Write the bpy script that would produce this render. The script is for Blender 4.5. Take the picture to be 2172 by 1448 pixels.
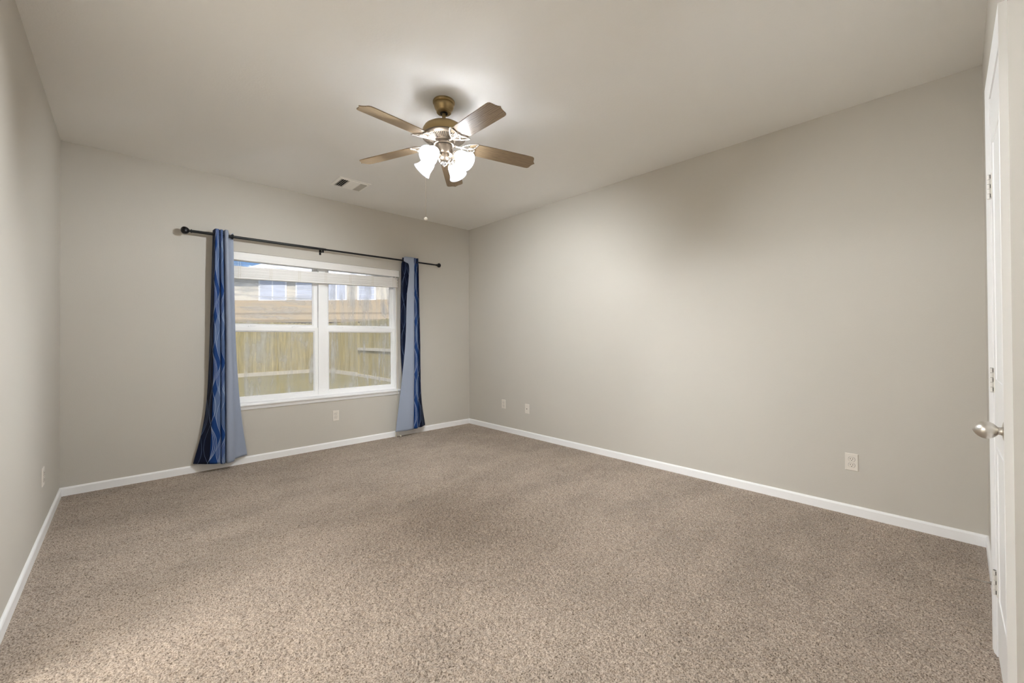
import bpy, math, random
import numpy as np
from mathutils import Matrix, Vector

for o in list(bpy.data.objects):
    bpy.data.objects.remove(o)
random.seed(7)
rng = np.random.default_rng(7)
S = bpy.context.scene
COL = S.collection
PI = math.pi

# ------------------------------------------------------------------ camera
CAM = Vector((-3.55894, -4.68745, 1.19302))
YAW, PIT, ROL, FPX = math.radians(43.15212), math.radians(0.46648), math.radians(-0.29461), 873.587
fw = Vector((math.sin(YAW) * math.cos(PIT), math.cos(YAW) * math.cos(PIT), math.sin(PIT)))
rt0 = Vector((math.cos(YAW), -math.sin(YAW), 0))
up0 = rt0.cross(fw)
rt = rt0 * math.cos(ROL) + up0 * math.sin(ROL)
up = -rt0 * math.sin(ROL) + up0 * math.cos(ROL)
cd = bpy.data.cameras.new('camera')
cam = bpy.data.objects.new('camera', cd)
COL.objects.link(cam)
cd.sensor_fit = 'HORIZONTAL'
cd.sensor_width = 36.0
cd.lens = FPX / 2172 * 36.0
cd.shift_y = -13.195 / 2172
cd.clip_start = 0.02
cd.clip_end = 200
M = Matrix((rt, up, -fw)).transposed().to_4x4()
M.translation = CAM
cam.matrix_world = M
S.camera = cam

# ------------------------------------------------------------------ sky, sun, exposure
SKY_STRENGTH = 0.66
SUN_STRENGTH = 3.0
BULB_GLOW = 3700.0
SHADE_GLOW = 112.0
FILL_GLOW = 106.0  # strength of the added out-of-view fill globes
w = bpy.data.worlds.new('sky')
S.world = w
w.use_nodes = True
nt = w.node_tree
nt.nodes.clear()
wo = nt.nodes.new('ShaderNodeOutputWorld')
bg = nt.nodes.new('ShaderNodeBackground')
tc = nt.nodes.new('ShaderNodeTexCoord')
sz = nt.nodes.new('ShaderNodeSeparateXYZ')
nt.links.new(tc.outputs['Generated'], sz.inputs[0])
sk = nt.nodes.new('ShaderNodeValToRGB')      # blue low down, unseen overhead part whitened for neutral daylight
sk.color_ramp.elements[0].position = 0.0
sk.color_ramp.elements[0].color = (0.20, 0.45, 0.86, 1)
sk.color_ramp.elements[1].position = 0.50
sk.color_ramp.elements[1].color = (1.0, 1.02, 1.06, 1)
e = sk.color_ramp.elements.new(0.24)
e.color = (0.16, 0.40, 0.84, 1)
nt.links.new(sz.outputs[2], sk.inputs[0])
bg.inputs['Strength'].default_value = SKY_STRENGTH
nt.links.new(sk.outputs[0], bg.inputs[0])
nt.links.new(bg.outputs[0], wo.inputs[0])
sd = bpy.data.lights.new('sun', 'SUN')
sd.energy = SUN_STRENGTH
sd.angle = math.radians(0.6)
sd.color = (1.0, 0.97, 0.92)
sun = bpy.data.objects.new('sun', sd)
COL.objects.link(sun)
sun.rotation_euler = Vector((0.35, 0.62, -0.72)).to_track_quat('-Z', 'Y').to_euler()
S.view_settings.view_transform = 'Standard'
S.view_settings.look = 'None'
S.view_settings.exposure = 0.80
S.view_settings.gamma = 1.0
S.view_settings.use_curve_mapping = False
S.cycles.max_bounces = 12
S.cycles.diffuse_bounces = 8
S.cycles.transparent_max_bounces = 16
S.cycles.sample_clamp_indirect = 6.0
S.cycles.use_denoising = True
S.cycles.caustics_reflective = False

# ------------------------------------------------------------------ room sizes (metres)
W, D, H = 3.929, 4.804, 2.74          # x in [-W,0], y in [-D,0]
WX0, WX1, WZ0, WZ1 = -2.86, -1.08, 0.577, 2.045   # window opening
DX0, DX1, DZ = -1.689, -1.187, 2.086   # closet door opening in the front wall
BH, BT = 0.066, 0.012
OY0, OY1, OZ = -3.95, -2.45, 2.10      # added opening in the left wall, out of view, letting in fill light

# ------------------------------------------------------------------ material helpers
def srgb(r, g, b):
    def f(c):
        c /= 255.0
        return c / 12.92 if c <= 0.04045 else ((c + 0.055) / 1.055) ** 2.4
    return (f(r), f(g), f(b), 1.0)

class NT:
    def __init__(s, name):
        s.m = bpy.data.materials.new(name)
        s.m.use_nodes = True
        s.t = s.m.node_tree
        s.t.nodes.clear()
        s.out = s.n('ShaderNodeOutputMaterial')
    def n(s, kind, **kw):
        nd = s.t.nodes.new(kind)
        for k, v in kw.items():
            setattr(nd, k, v)
        return nd
    def l(s, a, b):
        s.t.links.new(a, b)
    def math(s, op, a, b=None, c=None, clamp=False):
        nd = s.n('ShaderNodeMath', operation=op)
        nd.use_clamp = clamp
        for i, v in enumerate((a, b, c)):
            if v is None:
                continue
            if isinstance(v, (int, float)):
                nd.inputs[i].default_value = v
            else:
                s.l(v, nd.inputs[i])
        return nd.outputs[0]
    def mixc(s, fac, a, b):
        nd = s.n('ShaderNodeMix', data_type='RGBA')
        for sock, v in ((nd.inputs[0], fac), (nd.inputs[6], a), (nd.inputs[7], b)):
            if isinstance(v, (int, float, tuple)):
                sock.default_value = v
            else:
                s.l(v, sock)
        return nd.outputs[2]
    def bsdf(s, color, rough=0.5, metal=0.0, spec=0.5, bump=None, bstr=0.2, bdist=0.002):
        p = s.n('ShaderNodeBsdfPrincipled')
        if isinstance(color, tuple):
            p.inputs['Base Color'].default_value = color
        else:
            s.l(color, p.inputs['Base Color'])
        if isinstance(rough, (int, float)):
            p.inputs['Roughness'].default_value = rough
        else:
            s.l(rough, p.inputs['Roughness'])
        p.inputs['Metallic'].default_value = metal
        p.inputs['Specular IOR Level'].default_value = spec
        if bump is not None:
            b = s.n('ShaderNodeBump')
            b.inputs['Strength'].default_value = bstr
            b.inputs['Distance'].default_value = bdist
            s.l(bump, b.inputs['Height'])
            s.l(b.outputs[0], p.inputs['Normal'])
        return p
    def done(s, shader):
        s.l(shader.outputs[0] if hasattr(shader, 'outputs') else shader, s.out.inputs[0])
        return s.m
    def noise(s, vec, scale, detail=2.0, rough=0.5):
        nd = s.n('ShaderNodeTexNoise')
        nd.inputs['Scale'].default_value = scale
        nd.inputs['Detail'].default_value = detail
        nd.inputs['Roughness'].default_value = rough
        if vec is not None:
            s.l(vec, nd.inputs['Vector'])
        return nd.outputs[0]
    def coord(s, which='Object', scale=None, rot=None):
        t = s.n('ShaderNodeTexCoord').outputs[which]
        if scale is None and rot is None:
            return t
        mp = s.n('ShaderNodeMapping')
        if scale:
            mp.inputs['Scale'].default_value = scale
        if rot:
            mp.inputs['Rotation'].default_value = rot
        s.l(t, mp.inputs['Vector'])
        return mp.outputs[0]
    def ramp(s, fac, stops):
        r = s.n('ShaderNodeValToRGB')
        el = r.color_ramp.elements
        while len(el) > 1:
            el.remove(el[-1])
        for i, (p, c) in enumerate(stops):
            e = el[0] if i == 0 else el.new(p)
            e.position = p
            e.color = c
        s.l(fac, r.inputs[0])
        return r.outputs[0]

MAT = {}
def plain(name, color, rough=0.5, metal=0.0, spec=0.5, bump_scale=None, bstr=0.1, bdist=0.001):
    t = NT(name)
    b = t.noise(t.coord(), bump_scale, 3.0) if bump_scale else None
    MAT[name] = t.done(t.bsdf(color, rough, metal, spec, b, bstr, bdist))

def paint(name, color, b1, bstr):
    t = NT(name)
    co = t.coord()
    n1 = t.noise(co, b1, 3.0, 0.55)
    n2 = t.noise(co, 3.0, 2.0)
    col = t.mixc(t.math('MULTIPLY', n2, 0.10), color, tuple(c * 0.86 for c in color[:3]) + (1,))
    MAT[name] = t.done(t.bsdf(col, 0.75, 0.0, 0.25, n1, bstr, 0.0015))

paint('wall_paint', srgb(200, 195, 186), 130.0, 0.30)
paint('ceiling_paint', srgb(238, 236, 232), 90.0, 0.42)
plain('trim_white', srgb(247, 247, 247), 0.32, 0, 0.5, 14.0, 0.03)
plain('vinyl_white', srgb(250, 250, 250), 0.38, 0, 0.5)
plain('blind_white', srgb(240, 238, 235), 0.5, 0, 0.4, 40.0, 0.04)
plain('plate_white', srgb(226, 219, 209), 0.35)
plain('slot_dark', srgb(60, 54, 48), 0.7)
plain('hinge_white', srgb(222, 218, 212), 0.35)
plain('gap_dark', srgb(86, 82, 78), 0.7)
plain('satin_nickel', srgb(216, 211, 203), 0.36, 1.0)
plain('rod_black', srgb(16, 16, 18), 0.35, 0.3)
plain('cord_white', srgb(226, 218, 204), 0.7)
plain('duct_dark', srgb(34, 29, 22), 0.9)
plain('vent_white', srgb(243, 240, 234), 0.45)
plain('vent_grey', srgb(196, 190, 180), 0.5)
plain('chain_metal', srgb(206, 196, 176), 0.3, 0.7)
plain('screw_metal', srgb(150, 144, 136), 0.4, 0.8)
plain('black_gap', srgb(14, 12, 10), 0.6)
plain('chrome_iron', srgb(214, 206, 198), 0.24, 0.85)
plain('roof_shingle', srgb(152, 136, 112), 0.9, 0, 0.2, 9.0, 0.5, 0.02)
plain('roof_pale', srgb(226, 226, 232), 0.85, 0, 0.2, 7.0, 0.4, 0.02)
plain('house_brick', srgb(150, 134, 110), 0.9, 0, 0.2, 25.0, 0.5, 0.02)
plain('house_pane', srgb(196, 200, 214), 0.15)
plain('house_trim', srgb(236, 236, 240), 0.6)
plain('knob_clear', srgb(232, 226, 216), 0.2)

def brass(name, color, rough):
    t = NT(name)
    n = t.noise(t.coord('Object', (40, 40, 400)), 3.0, 2.0)
    MAT[name] = t.done(t.bsdf(color, t.math('MULTIPLY_ADD', n, 0.12, rough - 0.06), 0.85))
brass('brass_body', srgb(160, 138, 98), 0.40)
plain('brass_pale', srgb(120, 108, 94), 0.36, 0.85)

# carpet: tufts are real relief, colour is the yarn plus painted shade in tuft gaps
t = NT('carpet')
co = t.coord()
n1 = t.noise(co, 185.0, 3.0, 0.6)
n2 = t.noise(t.coord('Object', (1.0, 1.7, 1.0), (0, 0, 0.5)), 1.9, 4.0, 0.6)
n3 = t.noise(co, 62.0, 3.0, 0.6)
c1 = t.ramp(n1, [(0.31, srgb(66, 55, 46)), (0.43, srgb(140, 126, 113)), (0.64, srgb(190, 176, 162))])
nap_tone = t.math('MULTIPLY_ADD', t.ramp(n2, [(0.34, (0, 0, 0, 1)), (0.60, (1, 1, 1, 1))]), 0.20, 0.92)
vm = t.n('ShaderNodeVectorMath', operation='SCALE')
t.l(c1, vm.inputs[0]); t.l(nap_tone, vm.inputs['Scale'])
c2 = vm.outputs[0]
p = t.bsdf(c2, 0.95, 0, 0.1, t.math('ADD', t.math('MULTIPLY', n1, 0.6), n3), 0.75, 0.006)
p.inputs['Sheen Weight'].default_value = 0.15
MAT['carpet'] = t.done(p)

# fan blade oak
t = NT('blade_oak')
co = t.coord('Object', (1.0, 9.0, 1.0))
dist = t.noise(co, 2.4, 3.0)
wv = t.n('ShaderNodeTexWave', wave_type='BANDS', bands_direction='Y')
wv.inputs['Scale'].default_value = 5.0
wv.inputs['Distortion'].default_value = 7.0
wv.inputs['Detail'].default_value = 3.0
wv.inputs['Detail Scale'].default_value = 1.4
t.l(t.coord('Object', (1.2, 6.0, 1.0)), wv.inputs['Vector'])
fine = t.noise(t.coord('Object', (6.0, 160.0, 10.0)), 3.0, 3.0)
col = t.ramp(t.math('ADD', t.math('MULTIPLY', wv.outputs[0], 0.28), t.math('MULTIPLY', fine, 0.72)),
             [(0.25, srgb(104, 84, 62)), (0.5, srgb(132, 112, 86)), (0.8, srgb(148, 129, 103))])
p = t.bsdf(col, 0.34, 0, 0.5, fine, 0.05, 0.0005)
MAT['blade_oak'] = t.done(p)

# lit frosted glass shades: glow strongest by the bulb, fading to the ribbed rim
t = NT('shade_glass')
sx = t.n('ShaderNodeSeparateXYZ')
t.l(t.n('ShaderNodeUVMap').outputs[0], sx.inputs[0])
fall = t.math('POWER', t.math('SUBTRACT', 1.0, sx.outputs[1], clamp=True), 4.0)
ribs = t.math('MULTIPLY_ADD', t.math('SINE', t.math('MULTIPLY', sx.outputs[0], 2 * PI * 64)), 0.10, 0.40)
e = t.n('ShaderNodeEmission')
e.inputs[0].default_value = (0.90, 0.94, 1.0, 1)
t.l(t.math('MULTIPLY_ADD', fall, SHADE_GLOW, ribs), e.inputs[1])
gl = t.bsdf((0.30, 0.31, 0.34, 1), 0.3)
ad = t.n('ShaderNodeAddShader')
t.l(e.outputs[0], ad.inputs[0]); t.l(gl.outputs[0], ad.inputs[1])
MAT['shade_glass'] = t.done(ad)

t = NT('bulb')
e = t.n('ShaderNodeEmission')
e.inputs[0].default_value = (0.93, 0.97, 1.0, 1)
e.inputs[1].default_value = BULB_GLOW
MAT['bulb'] = t.done(e)

t = NT('fill_globe_glow')
e = t.n('ShaderNodeEmission')
e.inputs[0].default_value = (0.95, 0.97, 1.0, 1)
e.inputs[1].default_value = FILL_GLOW
MAT['fill_globe_glow'] = t.done(e)
plain('fill_room_paint', srgb(238, 235, 229), 0.7)
plain('fill_room_tile', srgb(224, 220, 212), 0.4)

# clear little glass finial
t = NT('clear_glass')
p = t.bsdf((0.9, 0.9, 0.9, 1), 0.08, 0, 0.6)
p.inputs['Transmission Weight'].default_value = 0.85
MAT['clear_glass'] = t.done(p)

# curtain print: white waving lines on navy, with slate bands between some of them
def print_mat(name, c_base, c_band, c_line, lw):
    t = NT(name)
    sx = t.n('ShaderNodeSeparateXYZ')
    t.l(t.n('ShaderNodeUVMap').outputs[0], sx.inputs[0])
    U, V = sx.outputs[0], sx.outputs[1]
    P, lam = 0.150, 0.66
    line = None
    sA = t.math('SINE', t.math('MULTIPLY', V, 2 * PI / lam))
    sB = t.math('SINE', t.math('MULTIPLY_ADD', V, 2 * PI / lam, 2.2))
    for (sn, A, off) in [(sA, 0.040, 0.0), (sA, 0.031, 0.0), (sA, 0.022, 0.0), (sA, 0.013, 0.0), (sA, -0.036, 0.004),
                         (sB, 0.038, 0.075), (sB, 0.029, 0.075), (sB, 0.020, 0.075), (sB, -0.034, 0.079)]:
        r = t.math('MODULO', t.math('MULTIPLY_ADD', sn, A, t.math('ADD', U, off + 3.0)), P)
        l1 = t.math('LESS_THAN', r, lw)
        line = l1 if line is None else t.math('MAXIMUM', line, l1)
    band = t.math('LESS_THAN', t.math('MODULO', t.math('MULTIPLY_ADD', sB, 0.030, t.math('ADD', U, 3.03)), P), 0.050)
    base = t.mixc(band, c_base, c_band)
    colr = t.mixc(t.math('MULTIPLY', line, 0.8), base, c_line)
    weave = t.noise(t.coord('UV', (900, 900, 1)), 1.0, 1.0)
    MAT[name] = t.done(t.bsdf(colr, 0.7, 0, 0.25, weave, 0.06, 0.0004))
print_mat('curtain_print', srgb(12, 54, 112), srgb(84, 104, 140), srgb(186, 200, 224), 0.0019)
print_mat('curtain_print_shaded', srgb(6, 14, 40), srgb(8, 20, 50), srgb(120, 140, 176), 0.0015)  # same print darkened: shade on outer edges and inner fold put into colour
t = NT('curtain_lining')
weave = t.noise(t.coord('Object'), 500.0, 1.0)
MAT['curtain_lining'] = t.done(t.bsdf(srgb(150, 159, 177), 0.55, 0, 0.35, weave, 0.05, 0.0004))

# window panes, smeared with dried wash marks
def pane_mat(name, rot, stretch, amount, seed):
    t = NT(name)
    mp = t.n('ShaderNodeMapping')
    mp.inputs['Location'].default_value = (seed, seed * 1.7, seed * 0.3)
    mp.inputs['Rotation'].default_value = (0, rot, 0)
    mp.inputs['Scale'].default_value = stretch
    t.l(t.n('ShaderNodeTexCoord').outputs['Object'], mp.inputs['Vector'])
    nz = t.n('ShaderNodeTexNoise')
    nz.inputs['Scale'].default_value = 1.0
    nz.inputs['Detail'].default_value = 4.0
    nz.inputs['Roughness'].default_value = 0.6
    nz.inputs['Distortion'].default_value = 0.9
    t.l(mp.outputs[0], nz.inputs['Vector'])
    b = t.noise(t.coord('Object'), 4.2 + seed * 0.2, 2.0, 0.5)
    f = t.math('MULTIPLY', t.ramp(nz.outputs[0], [(0.36, (0, 0, 0, 1)), (0.56, (0.45, 0.45, 0.45, 1)), (0.74, (1, 1, 1, 1))]), t.ramp(b, [(0.25, (0.15, 0.15, 0.15, 1)), (0.65, (1, 1, 1, 1))]))
    f = t.math('MULTIPLY_ADD', f, amount, 0.10)
    tr = t.n('ShaderNodeBsdfTransparent')
    tl = t.n('ShaderNodeBsdfTranslucent'); tl.inputs[0].default_value = (0.86, 0.86, 0.86, 1)
    df = t.n('ShaderNodeBsdfDiffuse'); df.inputs[0].default_value = (0.8, 0.8, 0.8, 1)
    ms = t.n('ShaderNodeMixShader'); ms.inputs[0].default_value = 0.4
    t.l(tl.outputs[0], ms.inputs[1]); t.l(df.outputs[0], ms.inputs[2])
    m = t.n('ShaderNodeMixShader')
    t.l(f, m.inputs[0]); t.l(tr.outputs[0], m.inputs[1]); t.l(ms.outputs[0], m.inputs[2])
    gg = t.n('ShaderNodeBsdfGlossy'); gg.inputs['Roughness'].default_value = 0.02
    fr = t.n('ShaderNodeFresnel'); fr.inputs[0].default_value = 1.35
    m2 = t.n('ShaderNodeMixShader')
    t.l(t.math('MULTIPLY', fr.outputs[0], 0.5), m2.inputs[0]); t.l(m.outputs[0], m2.inputs[1]); t.l(gg.outputs[0], m2.inputs[2])
    MAT[name] = t.done(m2)
pane_mat('pane_upper_left', 0.08, (1.7, 4, 17.0), 0.62, 1.3)
pane_mat('pane_upper_right', 0.35, (10.0, 4, 1.3), 0.70, 4.1)
pane_mat('pane_lower_left', 0.22, (10.0, 4, 1.2), 0.50, 7.7)
pane_mat('pane_lower_right', -0.06, (13.0, 4, 1.0), 0.50, 2.9)

# fence boards
t = NT('fence_wood')
sx = t.n('ShaderNodeSeparateXYZ')
t.l(t.n('ShaderNodeUVMap').outputs[0], sx.inputs[0])
st = t.noise(t.coord('UV', (34, 1.6, 1)), 1.0, 4.0, 0.65)
bd = t.n('ShaderNodeTexWhiteNoise', noise_dimensions='1D')
t.l(t.math('FLOOR', t.math('DIVIDE', sx.outputs[0], 0.14)), bd.inputs['W'])
colr = t.mixc(bd.outputs[0], t.ramp(st, [(0.3, srgb(116, 102, 62)), (0.7, srgb(170, 156, 106))]), t.ramp(st, [(0.3, srgb(132, 118, 76)), (0.7, srgb(186, 172, 124))]))
MAT['fence_wood'] = t.done(t.bsdf(colr, 0.9, 0, 0.15, st, 0.3, 0.004))
plain('fence_rail', srgb(184, 176, 160), 0.9, 0, 0.2, 30.0, 0.3, 0.003)
t = NT('siding')
sx = t.n('ShaderNodeSeparateXYZ')
t.l(t.coord(), sx.inputs[0])
lap = t.math('PINGPONG', sx.outputs[2], 0.15)
MAT['siding'] = t.done(t.bsdf(srgb(206, 198, 184), 0.8, 0, 0.2, lap, 0.6, 0.03))
t = NT('grass')
co = t.coord()
g1 = t.noise(co, 60.0, 3.0, 0.7)
g2 = t.noise(co, 0.9, 2.0)
colr = t.mixc(g2, t.ramp(g1, [(0.3, srgb(92, 88, 52)), (0.7, srgb(146, 136, 92))]), t.ramp(g1, [(0.3, srgb(112, 104, 66)), (0.7, srgb(164, 150, 108))]))
MAT['grass'] = t.done(t.bsdf(colr, 0.95, 0, 0.1, g1, 0.8, 0.03))

# ------------------------------------------------------------------ geometry helpers
ORIGIN = {}
class B:
    def __init__(s):
        s.v, s.f, s.mi, s.uv = [], [], [], None
        s.cur = 0
    def add(s, verts, faces):
        b = len(s.v)
        s.v += [tuple(x) for x in verts]
        for f in faces:
            s.f.append([b + i for i in f])
            s.mi.append(s.cur)
        return s
    def box(s, x0, x1, y0, y1, z0, z1, m=None):
        vs = [Vector((x, y, z)) for x in (x0, x1) for y in (y0, y1) for z in (z0, z1)]
        if m is not None:
            vs = [m @ q for q in vs]
        return s.add(vs, [(0, 1, 3, 2), (4, 6, 7, 5), (0, 4, 5, 1), (2, 3, 7, 6), (0, 2, 6, 4), (1, 5, 7, 3)])
    def cbox(s, x0, x1, y0, y1, z0, z1, c=0.002, m=None):
        # box with chamfered edges
        vs, idx = [], {}
        def P(x, y, z):
            vs.append(Vector((x, y, z))); return len(vs) - 1
        X, Y, Z = (x0, x1), (y0, y1), (z0, z1)
        sg = (1, -1)
        for i in (0, 1):
            for j in (0, 1):
                for k in (0, 1):
                    idx[i, j, k, 0] = P(X[i], Y[j] + sg[j] * c, Z[k] + sg[k] * c)
                    idx[i, j, k, 1] = P(X[i] + sg[i] * c, Y[j], Z[k] + sg[k] * c)
                    idx[i, j, k, 2] = P(X[i] + sg[i] * c, Y[j] + sg[j] * c, Z[k])
        fs = []
        for i in (0, 1):
            fs.append([idx[i, 0, 0, 0], idx[i, 1, 0, 0], idx[i, 1, 1, 0], idx[i, 0, 1, 0]])
            fs.append([idx[0, i, 0, 1], idx[1, i, 0, 1], idx[1, i, 1, 1], idx[0, i, 1, 1]])
            fs.append([idx[0, 0, i, 2], idx[1, 0, i, 2], idx[1, 1, i, 2], idx[0, 1, i, 2]])
        for i in (0, 1):
            for j in (0, 1):
                fs.append([idx[i, j, 0, 0], idx[i, j, 1, 0], idx[i, j, 1, 1], idx[i, j, 0, 1]])
                fs.append([idx[i, 0, j, 0], idx[i, 1, j, 0], idx[i, 1, j, 2], idx[i, 0, j, 2]])
                fs.append([idx[0, i, j, 1], idx[1, i, j, 1], idx[1, i, j, 2], idx[0, i, j, 2]])
                for k in (0, 1):
                    fs.append([idx[i, j, k, 0], idx[i, j, k, 1], idx[i, j, k, 2]])
        if m is not None:
            vs = [m @ q for q in vs]
        return s.add(vs, fs)
    def lathe(s, prof, seg=32, m=None, caps=True, rib=0.0, nrib=0):
        vs, fs = [], []
        n = len(prof)
        for i in range(seg):
            a = 2 * PI * i / seg
            for (r, z) in prof:
                rr = r * (1 + (rib * math.cos(nrib * a) if nrib else 0))
                vs.append(Vector((rr * math.cos(a), rr * math.sin(a), z)))
        for i in range(seg):
            j = (i + 1) % seg
            for k in range(n - 1):
                fs.append((i * n + k, j * n + k, j * n + k + 1, i * n + k + 1))
        if caps:
            if prof[0][0] > 1e-6:
                fs.append([i * n for i in range(seg)][::-1])
            if prof[-1][0] > 1e-6:
                fs.append([i * n + n - 1 for i in range(seg)])
        if m is not None:
            vs = [m @ q for q in vs]
        return s.add(vs, fs)
    def tube(s, pts, r, seg=10, closed=False, flat=1.0):
        pts = [Vector(q) for q in pts]
        n = len(pts)
        rs = r if isinstance(r, (list, tuple)) else [r] * n
        vs, fs = [], []
        prev = None
        for i, q in enumerate(pts):
            a = pts[(i - 1) % n] if (closed or i > 0) else pts[i]
            b = pts[(i + 1) % n] if (closed or i < n - 1) else pts[i]
            d = (b - a).normalized()
            if prev is None:
                ref = Vector((0, 0, 1)) if abs(d.z) < 0.9 else Vector((1, 0, 0))
                u = d.cross(ref).normalized()
            else:
                u = (prev - d * prev.dot(d)).normalized()
            prev = u
            vv = d.cross(u)
            for k in range(seg):
                an = 2 * PI * k / seg
                vs.append(q + u * (rs[i] * math.cos(an)) + vv * (rs[i] * flat * math.sin(an)))
        m = n if closed else n - 1
        for i in range(m):
            j = (i + 1) % n
            for k in range(seg):
                l = (k + 1) % seg
                fs.append((i * seg + k, i * seg + l, j * seg + l, j * seg + k))
        if not closed:
            fs.append(list(range(seg))[::-1])
            fs.append([(n - 1) * seg + k for k in range(seg)])
        return s.add(vs, fs)
    def prism(s, poly, h0, h1, m=None):
        n = len(poly)
        vs = [Vector((x, y, h0)) for x, y in poly] + [Vector((x, y, h1)) for x, y in poly]
        fs = [list(range(n))[::-1], list(range(n, 2 * n))] + [(i, (i + 1) % n, n + (i + 1) % n, n + i) for i in range(n)]
        if m is not None:
            vs = [m @ q for q in vs]
        return s.add(vs, fs)

def obj(name, b, mats, parent=None, smooth=False, fix=True):
    if not isinstance(mats, (list, tuple)):
        mats = [mats]
    o_ = Vector((0, 0, 0))
    root = parent
    while root is not None and root.parent is not None:
        root = root.parent
    if root is not None:
        o_ = ORIGIN.get(root.name, Vector((0, 0, 0)))
    me = bpy.data.meshes.new(name)
    me.from_pydata([(q[0] - o_.x, q[1] - o_.y, q[2] - o_.z) for q in b.v], [], b.f)
    for m in mats:
        me.materials.append(MAT[m])
    me.polygons.foreach_set('material_index', b.mi)
    if fix:
        import bmesh
        bm = bmesh.new(); bm.from_mesh(me)
        bmesh.ops.recalc_face_normals(bm, faces=bm.faces)
        bm.to_mesh(me); bm.free()
    if smooth:
        me.polygons.foreach_set('use_smooth', [True] * len(me.polygons))
        if smooth != 'all':
            try:
                me.set_sharp_from_angle(angle=math.radians(38))
            except Exception:
                pass
    if b.uv is not None:
        lay = me.uv_layers.new(name='UVMap')
        vi = np.empty(len(me.loops), dtype=np.int32)
        me.loops.foreach_get('vertex_index', vi)
        lay.data.foreach_set('uv', np.asarray(b.uv, dtype=np.float32)[vi].ravel())
    me.update()
    o = bpy.data.objects.new(name, me)
    COL.objects.link(o)
    if parent is not None:
        o.parent = parent
    return o

def tag(o, label, cat, group=None, kind=None):
    if label: o['label'] = label
    if cat: o['category'] = cat
    if group: o['group'] = group
    if kind: o['kind'] = kind
    return o

def thing(name, label, cat, loc, group=None, kind=None):
    o = bpy.data.objects.new(name, None)
    o.empty_display_size = 0.05
    COL.objects.link(o)
    o.location = loc
    ORIGIN[o.name] = Vector(loc)
    return tag(o, label, cat, group, kind)

def struct(name, b, mats, label=None, parent=None, smooth=False):
    o = obj(name, b, mats, parent, smooth)
    if parent is None:
        tag(o, label, None, None, 'structure')
    return o

def tree_copy(root, loc, rotz=0.0, label=None):
    r = root.copy(); COL.objects.link(r)
    r.location = loc; r.rotation_euler = (0, 0, rotz)
    if label: r['label'] = label
    for ch in list(root.children):
        c = ch.copy(); COL.objects.link(c); c.parent = r
        for g in list(ch.children):
            d = g.copy(); COL.objects.link(d); d.parent = c
    return r

# ------------------------------------------------------------------ room shell
T = 0.14
b = B()
b.box(-W - T, WX0, 0, T, -0.1, H); b.box(WX1, T, 0, T, -0.1, H)
b.box(WX0, WX1, 0, T, -0.1, WZ0 - 0.02); b.box(WX0, WX1, 0, T, WZ1, H)
struct('wall_back', b, 'wall_paint', 'greige painted wall holding the double window')
struct('wall_right', B().box(0, T, -D - T, 0, -0.1, H), 'wall_paint', 'long plain greige wall on the right')
b = B()
b.box(-W - T, -W, OY1, 0, -0.1, H); b.box(-W - T, -W, -D - T, OY0, -0.1, H); b.box(-W - T, -W, OY0, OY1, OZ, H)
struct('wall_left', b, 'wall_paint', 'greige wall along the left edge of the room')
b = B()
b.box(-W, DX0, -D - T, -D, -0.1, H); b.box(DX1, 0, -D - T, -D, -0.1, H); b.box(DX0, DX1, -D - T, -D, DZ, H)
struct('wall_front', b, 'wall_paint', 'greige wall with the narrow white door at the right edge')
struct('ceiling', B().box(-W - T, T, -D - T, T, H, H + 0.12), 'ceiling_paint', 'flat textured greige ceiling')

# carpeted floor: tufted relief
def vnoise(X, Y, sc, seed):
    r = np.random.default_rng(seed)
    tab = r.random((256, 256))
    x, y = X * sc, Y * sc
    xi, yi = np.floor(x).astype(int), np.floor(y).astype(int)
    fx, fy = x - xi, y - yi
    fx, fy = fx * fx * (3 - 2 * fx), fy * fy * (3 - 2 * fy)
    g = lambda i, j: tab[i % 256, j % 256]
    return (g(xi, yi) * (1 - fx) * (1 - fy) + g(xi + 1, yi) * fx * (1 - fy) + g(xi, yi + 1) * (1 - fx) * fy + g(xi + 1, yi + 1) * fx * fy)
st = 0.0045
nx, ny = int((W + 0.02) / st) + 2, int((D + 0.05) / st) + 2
gx = np.linspace(-W - 0.01, 0.01, nx); gy = np.linspace(-D - 0.04, 0.01, ny)
X, Y = np.meshgrid(gx, gy, indexing='ij')
nap = vnoise(X, Y, 1.6, 3) + 0.5 * vnoise(X, Y, 4.2, 4)
ux = X + 0.006 * (vnoise(X, Y, 60, 8) - .5); uy = Y + 0.006 * (vnoise(X, Y, 60, 9) - .5)
tuft = vnoise(ux, uy, 105, 1)
hgt = 0.0125 * (np.sqrt(tuft) - .72) + 0.0055 * (vnoise(ux, uy, 40, 2) - .5) + 0.002 * rng.random(X.shape) + 0.004 * (nap / 1.5 - .5)
edge = np.minimum(np.minimum(-X, X + W), np.minimum(-Y, Y + D))
hgt = (hgt - 0.004) * np.clip((edge - 0.010) / 0.030, 0.12, 1.0)
me = bpy.data.meshes.new('floor')
vv = np.stack([X, Y, hgt], -1).reshape(-1, 3)
I = np.arange(nx * ny).reshape(nx, ny)
q = np.stack([I[:-1, :-1], I[1:, :-1], I[1:, 1:], I[:-1, 1:]], -1).reshape(-1, 4)
me.vertices.add(len(vv)); me.vertices.foreach_set('co', vv.astype(np.float32).ravel())
me.loops.add(q.size); me.loops.foreach_set('vertex_index', q.astype(np.int32).ravel())
me.polygons.add(len(q)); me.polygons.foreach_set('loop_start', np.arange(0, q.size, 4, dtype=np.int32))
me.polygons.foreach_set('use_smooth', np.ones(len(q), dtype=bool))
me.update(calc_edges=True)
me.materials.append(MAT['carpet'])
fl = bpy.data.objects.new('floor', me); COL.objects.link(fl)
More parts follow.
